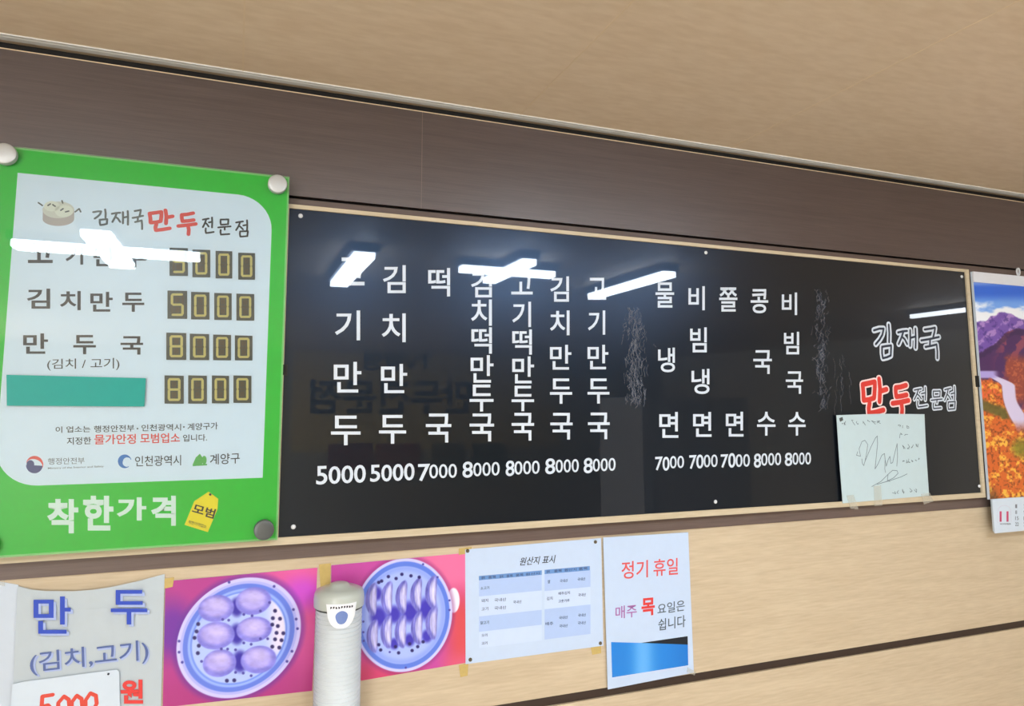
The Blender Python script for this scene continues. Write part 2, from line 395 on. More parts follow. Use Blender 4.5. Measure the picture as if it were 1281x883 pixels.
# ------------------------------------------------------------------ green price sign
YG = -0.040                      # front of the clear plate
YP = YG+0.0045                   # printed sheet behind it
M_green = mat('green_print', (30, 192, 54), 0.5, 0.2)
M_gpane = mat('sign_white_print', (222, 234, 252), 0.5, 0.2)
M_gedge = mat('clear_green_edge', (120, 200, 120), 0.15, 0.5, coat=1.0)
M_steel = mat('brushed_steel', (190, 192, 192), 0.45, metal=0.6)
M_steel_d = mat('dull_steel', (96, 100, 100), 0.4, metal=0.6)
gtl, gtr, gbr, gbl = W(-10, 180.5, YG), W(361, 222, YG), W(348, 674.8, YG), W(-32, 699.5, YG)
gx0, gx1 = (gtl.x+gbl.x)/2, (gtr.x+gbr.x)/2
gz1, gz0 = (W(17, 183.5, YG).z+gtr.z)/2, (gbr.z+W(0, 697.5, YG).z)/2
sign = thing('price_sign', ((gx0+gx1)/2, 0, gz0), 'green and white acrylic price sign with number tiles, left of the black board', 'sign')
MB().box(gx0, gx1, YG-.0045, YG-.0025, gz0, gz1).build('clear_cover', clear_mat('clear_acrylic', 0.012, 0.35), sign)
plate = MB().box(gx0, gx1, YG+.0002, YG+0.005, gz0, gz1).build('acrylic_plate', M_gedge, sign)
MB().box(gx0+.003, gx1-.003, YG, YG+0.0002, gz0+.003, gz1-.003).build('green_print', M_green, sign)
MB().box(gx0+.02, gx1-.02, YG+.005, YB-.004, gz0+.01, gz0+.03).build('mounting_batten', M_frame, sign)
# white panel: square at top left and bottom right, rounded at the other two corners
def leafpanel(Y):
    a, b, c, d = W(19, 217, Y), W(338.5, 245, Y), W(330, 596, Y), W(-5, 609.5, Y)
    x0, x1 = (a.x+d.x)/2, (W(338, 300, Y).x+c.x)/2; z1, z0 = (a.z+W(200, 232.5, Y).z)/2, (c.z+W(100, 607, Y).z)/2
    r = 0.058; P = [Vector((x0, Y, z1))]
    P += [Vector((x1-r+r*math.sin(t), Y, z1-r+r*math.cos(t))) for t in [math.pi/2*k/10 for k in range(11)]]
    P += [Vector((x1, Y, z0))]
    P += [Vector((x0+r-r*math.sin(t), Y, z0+r-r*math.cos(t))) for t in [math.pi/2*k/10 for k in range(11)]]
    return P
YW = YG-.0003
MB().slab(leafpanel(YW), .0003).build('white_panel', M_gpane, sign)
for (x, y, m, lab) in ((347, 231.5, M_steel, 0), (7.5, 194, M_steel, 0), (330, 662, M_steel_d, 'dark worn stand-off bolt'), (-18, 684, M_steel_d, 'dark worn stand-off bolt')):
    c = W(x, y, YG-.006)
    c = Vector((c.x, YG-.0045, c.z))
    mb = MB().dome(c, 0.0162, 0.0125, 28, 4, rim=0.0105)
    o = mb.build('standoff_bolt', m, sign)
    if lab: o['label'] = lab
    MB().slab([Vector((c.x+.008*math.cos(-t), YG+.005, c.z+.008*math.sin(-t))) for t in [2*math.pi*k/12 for k in range(12)]], -.004-YG-.005).build('spacer', m, o)
YT = YW-.0001
M_grey = mat('grey_print', (84, 88, 92), 0.5); M_dark = mat('dark_grey_print', (24, 26, 40), 0.5); M_red = mat('red_print', (222, 62, 58), 0.5)
mb = MB()
for a in (('김',116,262,137,281.5), ('재',140,264,161.5,281), ('국',166,262,180,286.5)): brush(mb, *a, YT, .0031)
mb.build('title_lettering', M_grey, sign)
mb = MB()
for a in (('만',186,263,216,288), ('두',223,266,245,293)): brush(mb, *a, YT, .006)
o = mb.build('title_lettering', M_red, sign); o['label'] = 'red brush lettering'
mb = MB()
for a in (('전',253.5,272,268.5,291.5), ('문',273,274,288.5,293.5), ('점',295,275.5,313,296)): brush(mb, *a, YT, .0030)
mb.build('title_lettering', M_dark, sign)
# small drawing of a steamer basket of dumplings
def ell(cx, cy, rx, ry, n=28, a0=0, a1=2*math.pi): return [(cx+rx*math.cos(a0+(a1-a0)*k/n), cy+ry*math.sin(a0+(a1-a0)*k/n)) for k in range(n)]
def flat(pts, Y, m, name, parent, t=.0001, rev=False):
    return MB().px(pts, Y, t).build(name, m, parent)
em = flat([(53.5,262)]+[(53.5,273)]+[(73+19.7*math.cos(a), 274+8.6*math.sin(a)) for a in [math.pi-math.pi*k/14 for k in range(15)]]+[(93,262)], YT, mat('taupe_print', (178, 166, 164), 0.5), 'basket_drawing', sign)
MB().px(ell(73, 262.5, 19.9, 10.5), YT-.0001, .0001).build('basket_top', mat('cream_print', (208, 206, 198), 0.5), em)
MB().px(ell(65, 258, 10, 6.5), YT-.0002, .0001).px(ell(80, 264, 11.5, 7.5), YT-.0002, .0001).build('dumpling_drawing', mat('pale_cream_print', (222, 222, 212), 0.5), em)
mb = MB()
for P in ([(60,257),(63,255)], [(66,256),(69,258)], [(76,263),(79,261)], [(82,265),(86,264)], [(48,253.5),(53,257)], [(77.5,251),(78.5,254)], [(94,265),(99,261),(101,265)]):
    mb.stroke([W(x, y, YT-.0003) for x, y in P], .0022)
mb.build('drawing_lines', M_grey, em)
ROWS = [[('고',(35,303,66,329)),('기',(82,306,104,331)),('만',(117,308,145,333)),('두',(154,310,183,334.5))],
        [('김',(33.6,361,62.7,386)),('치',(75,364,101,388)),('만',(113,365,141,389.8)),('두',(153,366,180.5,390))],
        [('만',(29,417,60,442.5)),('두',(91.7,419,120,443)),('국',(150.8,420.5,179,443.5))]]
for r in ROWS: words('dish_lettering', M_dark, sign, r, YT, 0.02)
words('note_lettering', M_dark, sign, [('(김치 / 고기)', Q(59,149.4,449,447.5,463,463.5))], YT, 0.002)
flat([(8,468.7),(182.5,473),(180.5,508.5),(8.5,507.5)], YG-.0056, mat('teal_tape', (0, 150, 138), 0.4), 'cover_strip', sign, .001)
# number tiles
TILES = [('5000', ((212,235,309.8,345),(240.7,263,312,346.8),(269.7,290.5,313.7,348.2),(298,319,316,349.8))),
         ('5000', ((209.5,234,363.3,398.7),(239,262,365,399.6),(268,289.8,366.3,400.2),(295.7,318,367.2,401))),
         ('8000', ((208,233,416,450.2),(237.4,261.6,417.3,450.4),(266.6,289,418.4,450.6),(293.8,315.8,419.4,450.8))),
         ('8000', ((205.8,229.8,469.4,505),(235.4,258.7,469.4,505),(265,286.6,469.5,504.6),(292,314.5,469.5,504)))]
M_tile = mat('dark_tile', (56, 60, 58), 0.35); M_seg = mat('yellow_segment', (200, 184, 110), 0.4); M_off = mat('brown_segment', (70, 56, 34), 0.4)
SEG = {'a':((.27,.14),(.73,.14)), 'b':((.77,.18),(.77,.46)), 'c':((.77,.54),(.77,.82)), 'd':((.27,.86),(.73,.86)), 'e':((.23,.54),(.23,.82)), 'f':((.23,.18),(.23,.46)), 'g':((.3,.5),(.7,.5))}
ON = {'5':'acdfg', '0':'abcdef', '8':'abcdefg'}
for num, boxes in TILES:
    for ch, (x0, x1, y0, y1) in zip(num, boxes):
        t = flat([(x0,y0),(x1,y0+.6),(x1,y1),(x0,y1-.2)], YW-.0015, M_tile, 'number_tile', sign, .0015)
        on, off = MB(), MB()
        for s_, (a, b) in SEG.items():
            P = [W(x0+(x1-x0)*u, y0+(y1-y0)*v, YW-.0018) for u, v in (a, b)]
            (on if s_ in ON[ch] else off).stroke(P, .0038, .0002)
        for u in (.5,):
            for v in (.32, .68): off.px([(x0+(x1-x0)*(u+a*.13), y0+(y1-y0)*(v+b*.1)) for a, b in ((-1,-1),(1,-1),(1,1),(-1,1))], YW-.0017, .0002)
        on.build('digit', M_seg, t); off.build('unlit_segment', M_off, t)
words('notice_lettering', M_dark, sign, [('이 업소는', Q(69.6,113,533.5,532.5,540.5,541.5)), ('행정안전부', Q(117.5,168,532.5,531,539.5,541)), ('·', (171,535,173,537)), ('인천광역시', Q(177,226.5,531,530,538.5,539.5)), ('·', (229,533,231,535)), ('계양구가', Q(234.5,272.5,529.5,528,537,538.5)),
       ('지정한', Q(83.7,114,547,546.5,555.5,556.5)), ('입니다.', Q(229,259,543.5,543,551.5,552.5))], YT, 0.008)
o = words('notice_lettering', M_red, sign, [('물가안정', Q(118,170,543.5,542.5,555,556)), ('모범업소', Q(175.5,225,542,541.5,553.5,554.5))], YT, 0.014); o['label'] = 'red notice lettering'
# agency emblems
M_blue = mat('navy_print', (36, 48, 120), 0.5); M_sky = mat('blue_print', (30, 110, 190), 0.5); M_leaf = mat('green_logo_print', (84, 170, 84), 0.5); M_lg = mat('light_grey_print', (120, 124, 132), 0.5)
def arc_band(mb, cx, cy, r0, r1, a0, a1, Y, n=18):
    for k in range(n):
        t0, t1 = a0+(a1-a0)*k/n, a0+(a1-a0)*(k+1)/n
        w0 = math.sin(math.pi*min(1, max(0, k/n))) ; w1 = math.sin(math.pi*min(1, (k+1)/n))
        ri0, ri1 = r1-(r1-r0)*max(.15, w0), r1-(r1-r0)*max(.15, w1)
        mb.px([(cx+r1*math.cos(t0), cy+r1*math.sin(t0)), (cx+r1*math.cos(t1), cy+r1*math.sin(t1)), (cx+ri1*math.cos(t1), cy+ri1*math.sin(t1)), (cx+ri0*math.cos(t0), cy+ri0*math.sin(t0))], Y, .0001)
mb = MB().px([(43+10.5*math.cos(a), 581.5+10.5*math.sin(a)) for a in [.1+3.0*k/14 for k in range(15)]]+[(38,579),(43,582)], YT, .0001)
mb.px(ell(38, 580.5, 4.8, 5), YT-.0001, .0001)
e1 = mb.build('emblem', M_blue, sign)
mb = MB(); arc_band(mb, 43.3, 581, 6.5, 10.8, -2.9, .35, YT-.0001); o = mb.build('emblem', M_red, sign); o['label'] = 'red arc of the round emblem'
mb = MB(); arc_band(mb, 156, 577, 2.2, 8.6, .9, 6.0, YT); mb.build('emblem', M_sky, sign)
mb = MB().px([(241,581),(245,572),(250,567.5),(254,573),(253,581)], YT, .0001).px(ell(255.5, 575.5, 3, 5.5), YT-.0001, .0001).px([(241,583),(259,582),(259,580),(241,581)], YT-.0001, .0001)
mb.build('emblem', M_leaf, sign)
words('agency_lettering', M_lg, sign, [('행정안전부', Q(60,105.7,573,572,580,581.3)), ('Ministry of the Interior and Safety', Q(60,129.7,584.5,582,585,587.5))], YT, 0.004)
words('agency_lettering', M_dark, sign, [('인천광역시', Q(169,226.5,570.5,569,582,583.5)), ('계양구', Q(262.6,300,568,566,579.5,581.5))], YT, 0.004)
words('slogan_lettering', mat('white_print', (226, 240, 238), 0.45), sign, [('착', (59,624,98,667)), ('한', (104,620,142,663.5)), ('가', (146,622,183,651)), ('격', (189,620,220,657.5))], YG-.0001, 0.036)
tg = flat([(243,627),(261,615),(273,624),(272,637),(260,665.5),(230.8,656.5)], YG-.0012, mat('yellow_tag', (246, 222, 20), 0.4), 'price_tag_emblem', sign, .0008)
MB().px(ell(263, 618.5, 1.6, 1.6, 10), YG-.0014, .0002).build('tag_hole', M_dark, tg)
words('tag_lettering', M_ink, tg, [('모범', [(243.5,629.5),(270.5,637),(267,649),(239.5,641)])], YG-.0012, 0.022)
words('tag_lettering', M_dark, tg, [('착한가격업소', [(236.5,650.5),(259,656.8),(257.5,661),(235,654.5)])], YG-.0012, 0.006)

# ------------------------------------------------------------------ printed pictures (fine grid carrying the printed colours)
def vnoise(x, y, seed):
    xi, yi = np.floor(x).astype(int), np.floor(y).astype(int); fx, fy = x-xi, y-yi
    fx = fx*fx*(3-2*fx); fy = fy*fy*(3-2*fy)
    def h(a, b):
        n = (a*374761393+b*668265263+seed*974634331) & 0x7fffffff
        n = ((n ^ (n >> 13))*1274126177) & 0x7fffffff
        return ((n ^ (n >> 16)) & 0xffff)/65535.0
    return (h(xi, yi)*(1-fx)+h(xi+1, yi)*fx)*(1-fy)+(h(xi, yi+1)*(1-fx)+h(xi+1, yi+1)*fx)*fy
def fbm(x, y, seed, o=4):
    s, a, t = 0, .5, 0
    for k in range(o): s = s+a*vnoise(x*2**k, y*2**k, seed+k); t += a; a *= .5
    return s/t
def picture(name, corners, Y, nu, nv, paint, m, parent, bulge=None):
    """corners in photo pixels tl, tr, br, bl; paint(x, y) gives sRGB for the arrays of photo positions"""
    A, B, C, D = [W(x, y, Y) for x, y in corners]
    u, v = np.meshgrid(np.linspace(0, 1, nu+1), np.linspace(0, 1, nv+1))
    P = [np.array(q) for q in (A, B, C, D)]
    u3, v3 = u[..., None], v[..., None]
    pos = (P[0]*(1-u3)+P[1]*u3)*(1-v3)+(P[3]*(1-u3)+P[2]*u3)*v3
    d = pos-np.array(CAM); R_, D_, F_ = np.array(RGT), np.array(DWN), np.array(FWD)
    dz = d@F_; px, py = CX+F*(d@R_)/dz, CY+F*(d@D_)/dz
    col = np.clip(paint(px, py), 0, 255)/255.0
    col = np.where(col <= .04045, col/12.92, ((col+.055)/1.055)**2.4)
    if bulge is not None: pos[..., 1] += bulge(u, v)
    L = np.array(ROOT[parent]); vs = (pos-L).reshape(-1, 3)
    idx = np.arange((nu+1)*(nv+1)).reshape(nv+1, nu+1)
    fs = np.stack([idx[1:, :-1], idx[1:, 1:], idx[:-1, 1:], idx[:-1, :-1]], -1).reshape(-1, 4)
    me = bpy.data.meshes.new(name); me.from_pydata(vs.tolist(), [], fs.tolist()); me.update()
    ca = me.color_attributes.new('print', 'FLOAT_COLOR', 'POINT')
    buf = np.ones((vs.shape[0], 4), dtype=np.float32); buf[:, :3] = col.reshape(-1, 3); ca.data.foreach_set('color', buf.ravel())
    me.materials.append(m)
    o = bpy.data.objects.new(name, me); COL.objects.link(o); o.parent = parent; ROOT[o] = ROOT[parent]
    return o
def S(x, a, b): t = np.clip((x-a)/(b-a), 0, 1); return t*t*(3-2*t)
def over(base, col, m): return base*(1-m[..., None])+np.array(col, float)*m[..., None]
def eln(x, y, cx, cy, sx, sy, rho=0.0):
    a, b = (x-cx)/sx, (y-cy)/sy
    return np.sqrt(np.maximum(0, (a*a-2*rho*a*b+b*b)/(1-rho*rho)))
def holes(c, X, Y, pts, r, col=(34, 24, 96)):
    for hx, hy in pts: c = over(c, col, 1-S(np.hypot(X-hx, Y-hy), r*.6, r*1.3))
    return c

def paint_round(px, py):
    x, y = (px-190)*4.348, (py-680)*4.348
    c = np.zeros(x.shape+(3,))+np.array((178, 54, 140.))
    c = over(c, (226, 92, 160), S(x+.5*(600-y), 500, 1050)); c = over(c, (200, 70, 205), .9*(1-S(np.hypot(x-820, (y-270)*1.2), 30, 170)))
    c = over(c, (104, 34, 160), .9*(1-S(np.hypot(x-110, (y-470)*.8), 40, 190))); c = over(c, (172, 44, 120), S(y, 560, 860)*.7)
    e = eln(x, y, 472, 512, 340, 330, -.2)
    c = over(c, (96, 40, 150), .6*(1-S(e, 1.0, 1.12)))
    c = over(c, (206, 200, 252), 1-S(e, .985, 1.005)); c = over(c, (168, 172, 244), (1-S(e, .93, .95))*.8)
    c = over(c, (98, 124, 226), 1-S(e, .885, .905)); c = over(c, (150, 176, 250), 1-S(e, .80, .83))
    c = over(c, (112, 142, 236), (1-S(e, .77, .785))); c = over(c, (178, 196, 252), 1-S(e, .735, .76))
    c = over(c, (232, 224, 250), (1-S(e, .72, .76))*S(x, 600, 690)*(1-S(y, 560, 640)))
    c = over(c, (62, 66, 196), (1-S(e, .78, .82))*(1-S(x, 230, 300))*(1-S(y, 380, 430))*.8)
    for gx, gy, gr in ((462, 345, 40), (462, 492, 44), (480, 640, 46)): c = over(c, (46, 34, 160), 1-S(np.hypot(x-gx, (y-gy)*.7), gr*.5, gr*1.2))
    n = fbm(x/40, y/22, 3)
    for dx, dy, rx, ry in ((350, 352, 98, 74), (552, 312, 98, 76), (348, 500, 104, 76), (556, 466, 98, 70), (368, 650, 92, 76), (580, 630, 98, 76)):
        e2 = eln(x, y, dx, dy, rx, ry, -.1)
        m = 1-S(e2, .93, 1.05); c = over(c, (128, 124, 222), m)
        c = over(c, (178, 166, 238), m*(1-S(eln(x, y, dx-4, dy-8, rx*.95, ry*.9), .6, 1.0)))
        c = over(c, (204, 190, 246), m*(1-S(eln(x, y, dx+5, dy-22, rx*.6, ry*.5), .3, 1.1))*.8)
        c = c+((n-.5)*44*m)[..., None]
    c = holes(c, x, y, [(670,365),(658,405),(697,408),(655,440),(685,448),(678,485),(715,487),(670,520),(705,525),(693,565),(655,560),(252,437),(243,477),(232,512),(250,595),(255,555),(448,743),(408,745)], 11)
    c = holes(c, x, y, [(385,412),(418,416),(500,385),(545,392),(590,366),(640,320),(378,572),(412,573),(455,577),(500,540),(540,547),(590,517),(630,517),(455,700),(497,704),(540,718),(148,530),(148,590),(165,645),(770,358),(785,410),(792,462),(762,585),(735,640),(665,232),(420,210),(270,640)], 8, (70, 62, 160))
    return c
def paint_crescent(px, py):
    x, y = (px-370)*4.143, (py-670)*4.143
    c = np.zeros(x.shape+(3,))+np.array((196, 72, 160.))
    c = over(c, (232, 112, 160), S(x, 450, 760)*(1-S(y, 200, 420))); c = over(c, (214, 76, 84), S(x, 720, 860)*S(y, 200, 420))
    c = over(c, (206, 60, 108), S(y, 560, 720)*(1-S(x, 500, 760))); c = over(c, (222, 92, 132), S(y, 560, 700)*S(x, 700, 860))
    c = over(c, (236, 232, 250), (1-S(eln(x, y, 818, 335, 32, 66)**1, .9, 1.05)))
    e = eln(x, y, 556, 412, 256, 296, -.06)
    c = over(c, (130, 40, 110), .45*(1-S(e, 1.0, 1.1)))
    c = over(c, (204, 202, 252), 1-S(e, .985, 1.005)); c = over(c, (92, 124, 224), 1-S(e, .93, .955)); c = over(c, (168, 186, 250), 1-S(e, .84, .87))
    c = over(c, (120, 142, 240), (1-S(e, .83, .86))*S(e, .72, .82)*.5)
    for gx, gy, gr in ((430, 420, 56), (510, 408, 46), (592, 395, 56), (680, 380, 60), (420, 300, 36), (590, 540, 34), (510, 560, 30), (680, 520, 34)):
        c = over(c, (56, 44, 176), (1-S(np.hypot(x-gx, (y-gy)*.8), gr*.4, gr*1.1))*.95)
    n = fbm(x/7, y/40, 9)-.5
    for row in ((( 396, 330), (476, 322), (552, 318), (628, 305), (706, 292)), ((402, 520), (474, 498), (548, 496), (632, 478), (708, 452))):
        for dx, dy in row:
            bend = 14*((y-dy)/80.0)**2
            e2 = eln(x-bend+6, y, dx, dy, 31, 88, -.12); m = 1-S(e2, .9, 1.06)
            c = over(c, (120, 118, 206), m); c = over(c, (198, 193, 242), m*(1-S(eln(x-bend, y, dx+3, dy, 22, 80), .55, 1.05)))
            c = c+((n*70+np.sin((x-bend-dx)/3.6)*16)*m)[..., None]
            c = over(c, (96, 96, 190), m*(1-S(np.abs(x-bend-dx+16), 1, 5))*.7)
    c = holes(c, x, y, [(480,212),(445,235),(430,242),(520,222),(550,200),(597,208),(640,215),(430,565),(440,592),(517,575),(533,607),(590,560),(603,595),(632,575),(660,550)], 9)
    c = holes(c, x, y, [(487,603),(350,445),(350,500),(352,545),(660,148),(735,215),(797,335),(797,385),(570,684)], 6, (70, 62, 160))
    return c
def paint_autumn(px, py):
    x, y = (px-1180)*2.4527, (py-320)*2.4527
    xr = (x-85-(y-60)*.084)          # distance from the left edge of the sheet
    n1, n2, n3 = fbm(xr/50+9, y/24, 5, 5), fbm(xr/16, y/16+3, 11, 4), fbm(xr/6, y/6, 21, 3)
    c = np.zeros(x.shape+(3,))+np.array((52, 104, 214.))
    c = over(c, (116, 164, 238), S(y, 112, 150)); c = over(c, (242, 245, 252), S(n1+(y-150)/90, .45, .75)*S(y, 95, 130))
    c = over(c, (196, 204, 236), (1-S(y, 80, 98))*.55)
    rid = 182+18*np.sin(xr/26+1)+26*(n1-.5)+6*S(xr, 60, 160)+12*np.abs(((xr/34) % 1)-.5)
    m = S(y-rid, -3, 3); c = over(c, (118, 84, 170), m); c = over(c, (182, 142, 206), m*S(n2+.25*np.sin((xr*.8+y)/7), .52, .72)*.8)
    c = over(c, (74, 50, 128), m*S(n3+.2*np.sin((xr-y*.7)/8), .55, .8)*.7)
    rid2 = 282+22*np.sin(xr/40+2.2)-46*S(xr, 40, 150)+20*(n2-.5)
    m = S(y-rid2, -3, 3); c = over(c, (78, 44, 94), m); c = over(c, (140, 70, 92), m*S(n2+.3*np.sin((xr+y*.6)/9), .5, .7)*S(xr, 30, 100))
    c = over(c, (54, 34, 76), m*(1-S(np.abs(y-rid2-12), 4, 12))*.6)
    m = S(xr-(78+(n2-.5)*26), 0, 14)*S(y, 292, 330)*(1-S(y, 430, 470)); c = over(c, (150, 70, 58), m); c = over(c, (204, 110, 72), m*S(n3, .5, .7)*.7)
    riv = 20+S(y, 352, 400)*66+S(y, 430, 560)*46; rw = 10+S(y, 350, 400)*14+8*S(y, 440, 500)
    m = (1-S(np.abs(xr-riv), rw*.7, rw))*S(y, 352, 366)*(1-S(y, 500, 570)); c = over(c, (216, 204, 234), m)
    m = (1-S(y, 372, 378))*S(y, 350, 356)*(1-S(xr, 40, 66)); c = over(c, (176, 160, 222), m)
    f = S(y-(378+S(xr, 50, 100)*90-S(xr, 120, 170)*40+(n2-.5)*40), 0, 10)*(1-(1-S(np.abs(xr-riv), rw*.7, rw))*(1-S(y, 500, 560)))
    c = over(c, (214, 104, 44), f); c = over(c, (238, 150, 62), f*S(n2, .48, .66)); c = over(c, (232, 96, 66), f*S(n3, .55, .75)*(1-S(y, 430, 470)))
    c = over(c, (120, 62, 32), f*S(1-n3, .55, .75)*.8); c = over(c, (244, 196, 74), f*S(n3*n2, .3, .42)*.8)
    c = over(c, (96, 90, 44), f*(1-S(np.abs(y-472-(xr-40)*.35-(n2-.5)*20), 8, 26))*(1-S(xr, 70, 96))*.9)
    c = over(c, (126, 130, 40), f*(1-S(np.hypot(xr-108, y-590), 10, 44))*.8); c = over(c, (84, 72, 40), f*S(y, 690, 745)*(1-S(xr, 10, 40))*.6)
    return c

# ------------------------------------------------------------------ notices on the light panel
def sheet(name, pts, Y, m, parent, thick=.0006): return MB().px(pts, Y, thick).build(name, m, parent)
def base(pts, Y):
    P = [W(x, y, Y) for x, y in pts]
    return (sum(p.x for p in P)/len(P), 0, min(p.z for p in P))
M_tape = mat('yellowed_tape', (226, 198, 122), 0.4, 0.4, alpha=0.6, noise=0.12, nscale=200)
M_clear = mat('clear_tape', (226, 222, 206), 0.3, 0.5, alpha=0.2)
M_print = print_mat('glossy_photo_print', 0.35, 0.4, 0.3)
M_cal = print_mat('calendar_print', 0.4, 0.3, 0.1)

# photo posters
p1 = [(207, 727), (397, 710), (390.5, 864), (203.5, 885)]
t = thing('photo_poster', base(p1, 0), 'pink photo poster of six round dumplings on a blue steamer tray', 'poster', 'dumpling photo posters')
sheet('backing_sheet', p1, -.0012, M_paper, t, .0010)
picture('printed_photo', p1, -.0013, 260, 220, paint_round, M_print, t)
sheet('tape', [(399,706),(414,704.5),(412,745),(402,748)], -.0018, M_tape, t, .0002)
sheet('tape', [(203,724),(218,722),(216,734),(203,737)], -.0018, M_tape, t, .0002)
p2 = [(414.5, 707), (582, 691.7), (582.4, 829), (413, 858)]
t = thing('photo_poster', base(p2, 0), 'pink photo poster of ten crescent dumplings on a blue steamer tray', 'poster', 'dumpling photo posters')
sheet('backing_sheet', p2, -.0012, M_paper, t, .0010)
picture('printed_photo', p2, -.0013, 260, 220, paint_crescent, M_print, t)
sheet('tape', [(574,832),(586,829.5),(585,845),(576,847)], -.0016, M_tape, t, .0002)
sheet('tape', [(574,686),(590,684),(590,692),(574,694)], -.0017, M_tape, t, .0002)

# left dumpling poster, with a curling top edge
M_pblue = mat('royal_blue_print', (44, 74, 186), 0.5); M_pshad = mat('light_blue_print', (168, 184, 226), 0.5); M_steelb = mat('slate_blue_print', (86, 104, 160), 0.5)
top = [(22, 733), (40, 737.5), (57, 739.3), (92, 739.5), (115, 737.8), (138, 734.5), (170, 727.5), (206, 718)]
pp = top+[(200, 935), (12, 958)]
t = thing('dumpling_poster', base(pp, 0), 'white poster with blue dumpling lettering, sagging top edge, far left', 'poster')
nn = len(top); mb = MB(); vs = []
for k in range(nn):
    a = W(*top[k], -.002-.005*math.sin(math.pi*k/(nn-1))); u = k/(nn-1); b = W(12+188*u, 958-23*u, -.002)
    vs += [a, a.lerp(b, .12)+Vector((0, .0+.002*math.sin(math.pi*u), 0)), a.lerp(b, .3).lerp(Vector((a.lerp(b, .3).x, -.0025, a.lerp(b, .3).z)), .9), b]
off = len(vs); vs += [v+Vector((0, .0005, 0)) for v in vs]
fs = []
for k in range(nn-1):
    for j in range(3):
        a = k*4+j; fs += [(a, a+1, a+5, a+4), (off+a, off+a+4, off+a+5, off+a+1)]
mb.add(vs, fs); mb.build('sheet', mat('poster_paper', (188, 198, 204), 0.55, 0.3), t)
YQ = -.0135
def inkquads(items, dx=0, dy=0): return [(s_, tuple(np.array(q)+np.array((dx, dy, dx, dy))) if not hasattr(q[0], '__len__') else [(a+dx, b+dy) for a, b in q]) for s_, q in items]
big = [('만', (42, 746, 88.5, 792.5)), ('두', (138.6, 738, 184, 781))]
small = [('(김치,고기)', [(36.8, 816.5), (185, 799.5), (186, 829), (38, 845.5)])]
YQ = -.0040
# lettering follows the paper where it still curls forward
words('lettering', M_pblue, t, big, -.0071, 0.012)
words('lettering_shadow', M_pshad, t, inkquads(big, 3, 2.6), -.0067, 0.016)
words('lettering', M_steelb, t, small, YQ, 0.006); words('lettering_shadow', M_pshad, t, inkquads(small, 1.8, 1.4), YQ+.0004, 0.02)
words('lettering', M_red, t, [('원', (150.6, 850, 179, 880))], YQ, 0.035, 'red outlined won sign')
pl = [(-40, 722), (0, 727.5), (23, 731.5), (14, 960), (-45, 965)]
t = thing('blank_sheet', base(pl, 0), 'plain white sheet at the left edge of the picture, beside the dumpling poster', 'paper sheet')
sheet('sheet', pl, -.0008, M_paper, t, .0006)
sheet('tape', [(-8,722),(6,724),(6,733),(-8,731)], -.0012, M_clear, t, .0002)
pc = [(15.5, 856), (30, 852.5), (146, 837.5), (149, 840), (151, 930), (9, 950)]
t = thing('price_card', base(pc, 0), 'white card with handwritten red price, stuck on the dumpling poster', 'card')
sheet('card', pc, -.0062, M_card, t, .0008)
mb = MB(); M_marker = mat('red_marker', (218, 74, 58), 0.5)
for P in ([(66,869),(53,871),(52,884),(60,882),(65,888),(60,897),(51,898)],
          [(80,871),(73,879),(72,893),(80,897),(87,887),(86,875),(80,871)], [(96,870),(90,878),(89,892),(97,896),(103,884),(102,874),(96,870)],
          [(113,867),(107,876),(107,890),(114,893),(121,880),(120,870),(113,867)]):
    mb.stroke([W(x, y, -.0064) for x, y in P], .0055)
mb.build('lettering', M_marker, t)
MB().dome(W(135.6, 843, -.0062), .0018, .002, 10).build('pin', M_dark, t)

# origin notice
po = [(582, 687.3), (752, 673), (754.8, 807.6), (582.5, 830.7)]
t = thing('origin_notice', base(po, 0), 'white landscape notice with two pale blue tables, pinned at four corners', 'notice')
sheet('sheet', po, -.0020, M_paper_b, t, .0008)
Yo = -.0021
def C5(x, y): return (570+x/5.195, 670+y/5.195)
mb = MB(); mb.text('원산지 표시', [C5(425,142), C5(650,125), C5(640,178), C5(412,195)], Yo, .006); mb.build('title_lettering', M_dark, t)
hdr, dk, lt = MB(), MB(), MB()
def band(mb, xa, xb, ya, yb, yc, yd): mb.px([C5(xa, ya), C5(xb, yb), C5(xb, yd), C5(xa, yc)], Yo, .0001)
band(hdr, 151, 560, 262, 225, 290, 254)
for f0, f1, m_ in ((290, 395, dk), (395, 525, lt), (525, 625, dk), (625, 730, lt)):
    band(m_, 152, 559, f0, 254+(f0-290)*.968, f1, 254+(f1-290)*.968)
band(hdr, 578, 872, 222, 197, 250, 225)
for f0, f1, m_ in ((250, 360, dk), (360, 478, lt), (478, 675, dk)):
    band(m_, 578, 876, f0, 225+(f0-250)*.972, f1, 225+(f1-250)*.972)
hdr.build('table_header', mat('steel_blue_print', (106, 148, 206), 0.5), t)
dk.build('table_band', mat('pale_blue_print', (174, 196, 236), 0.5), t); o = lt.build('table_band', mat('very_pale_blue_print', (200, 216, 244), 0.5), t)
Yx = Yo-.0001
small = []
def lab(s_, x0, x1, y0, y1, k=-.085): small.append((s_, [C5(x0, y0), C5(x1, y0+(x1-x0)*k), C5(x1, y1+(x1-x0)*k), C5(x0, y1)]))
lab('소고기', 162, 218, 332, 352); lab('돼지', 168, 212, 412, 434); lab('고기', 168, 212, 466, 488); lab('국내산', 252, 328, 408, 430); lab('국내산', 374, 428, 422, 442); lab('국내산', 252, 328, 460, 482)
lab('닭고기', 162, 216, 556, 578); lab('오리', 168, 206, 638, 658); lab('고기', 168, 206, 690, 710)
lab('쌀', 598, 614, 288, 310); lab('국내산', 678, 728, 284, 304); lab('국내산', 792, 842, 274, 294)
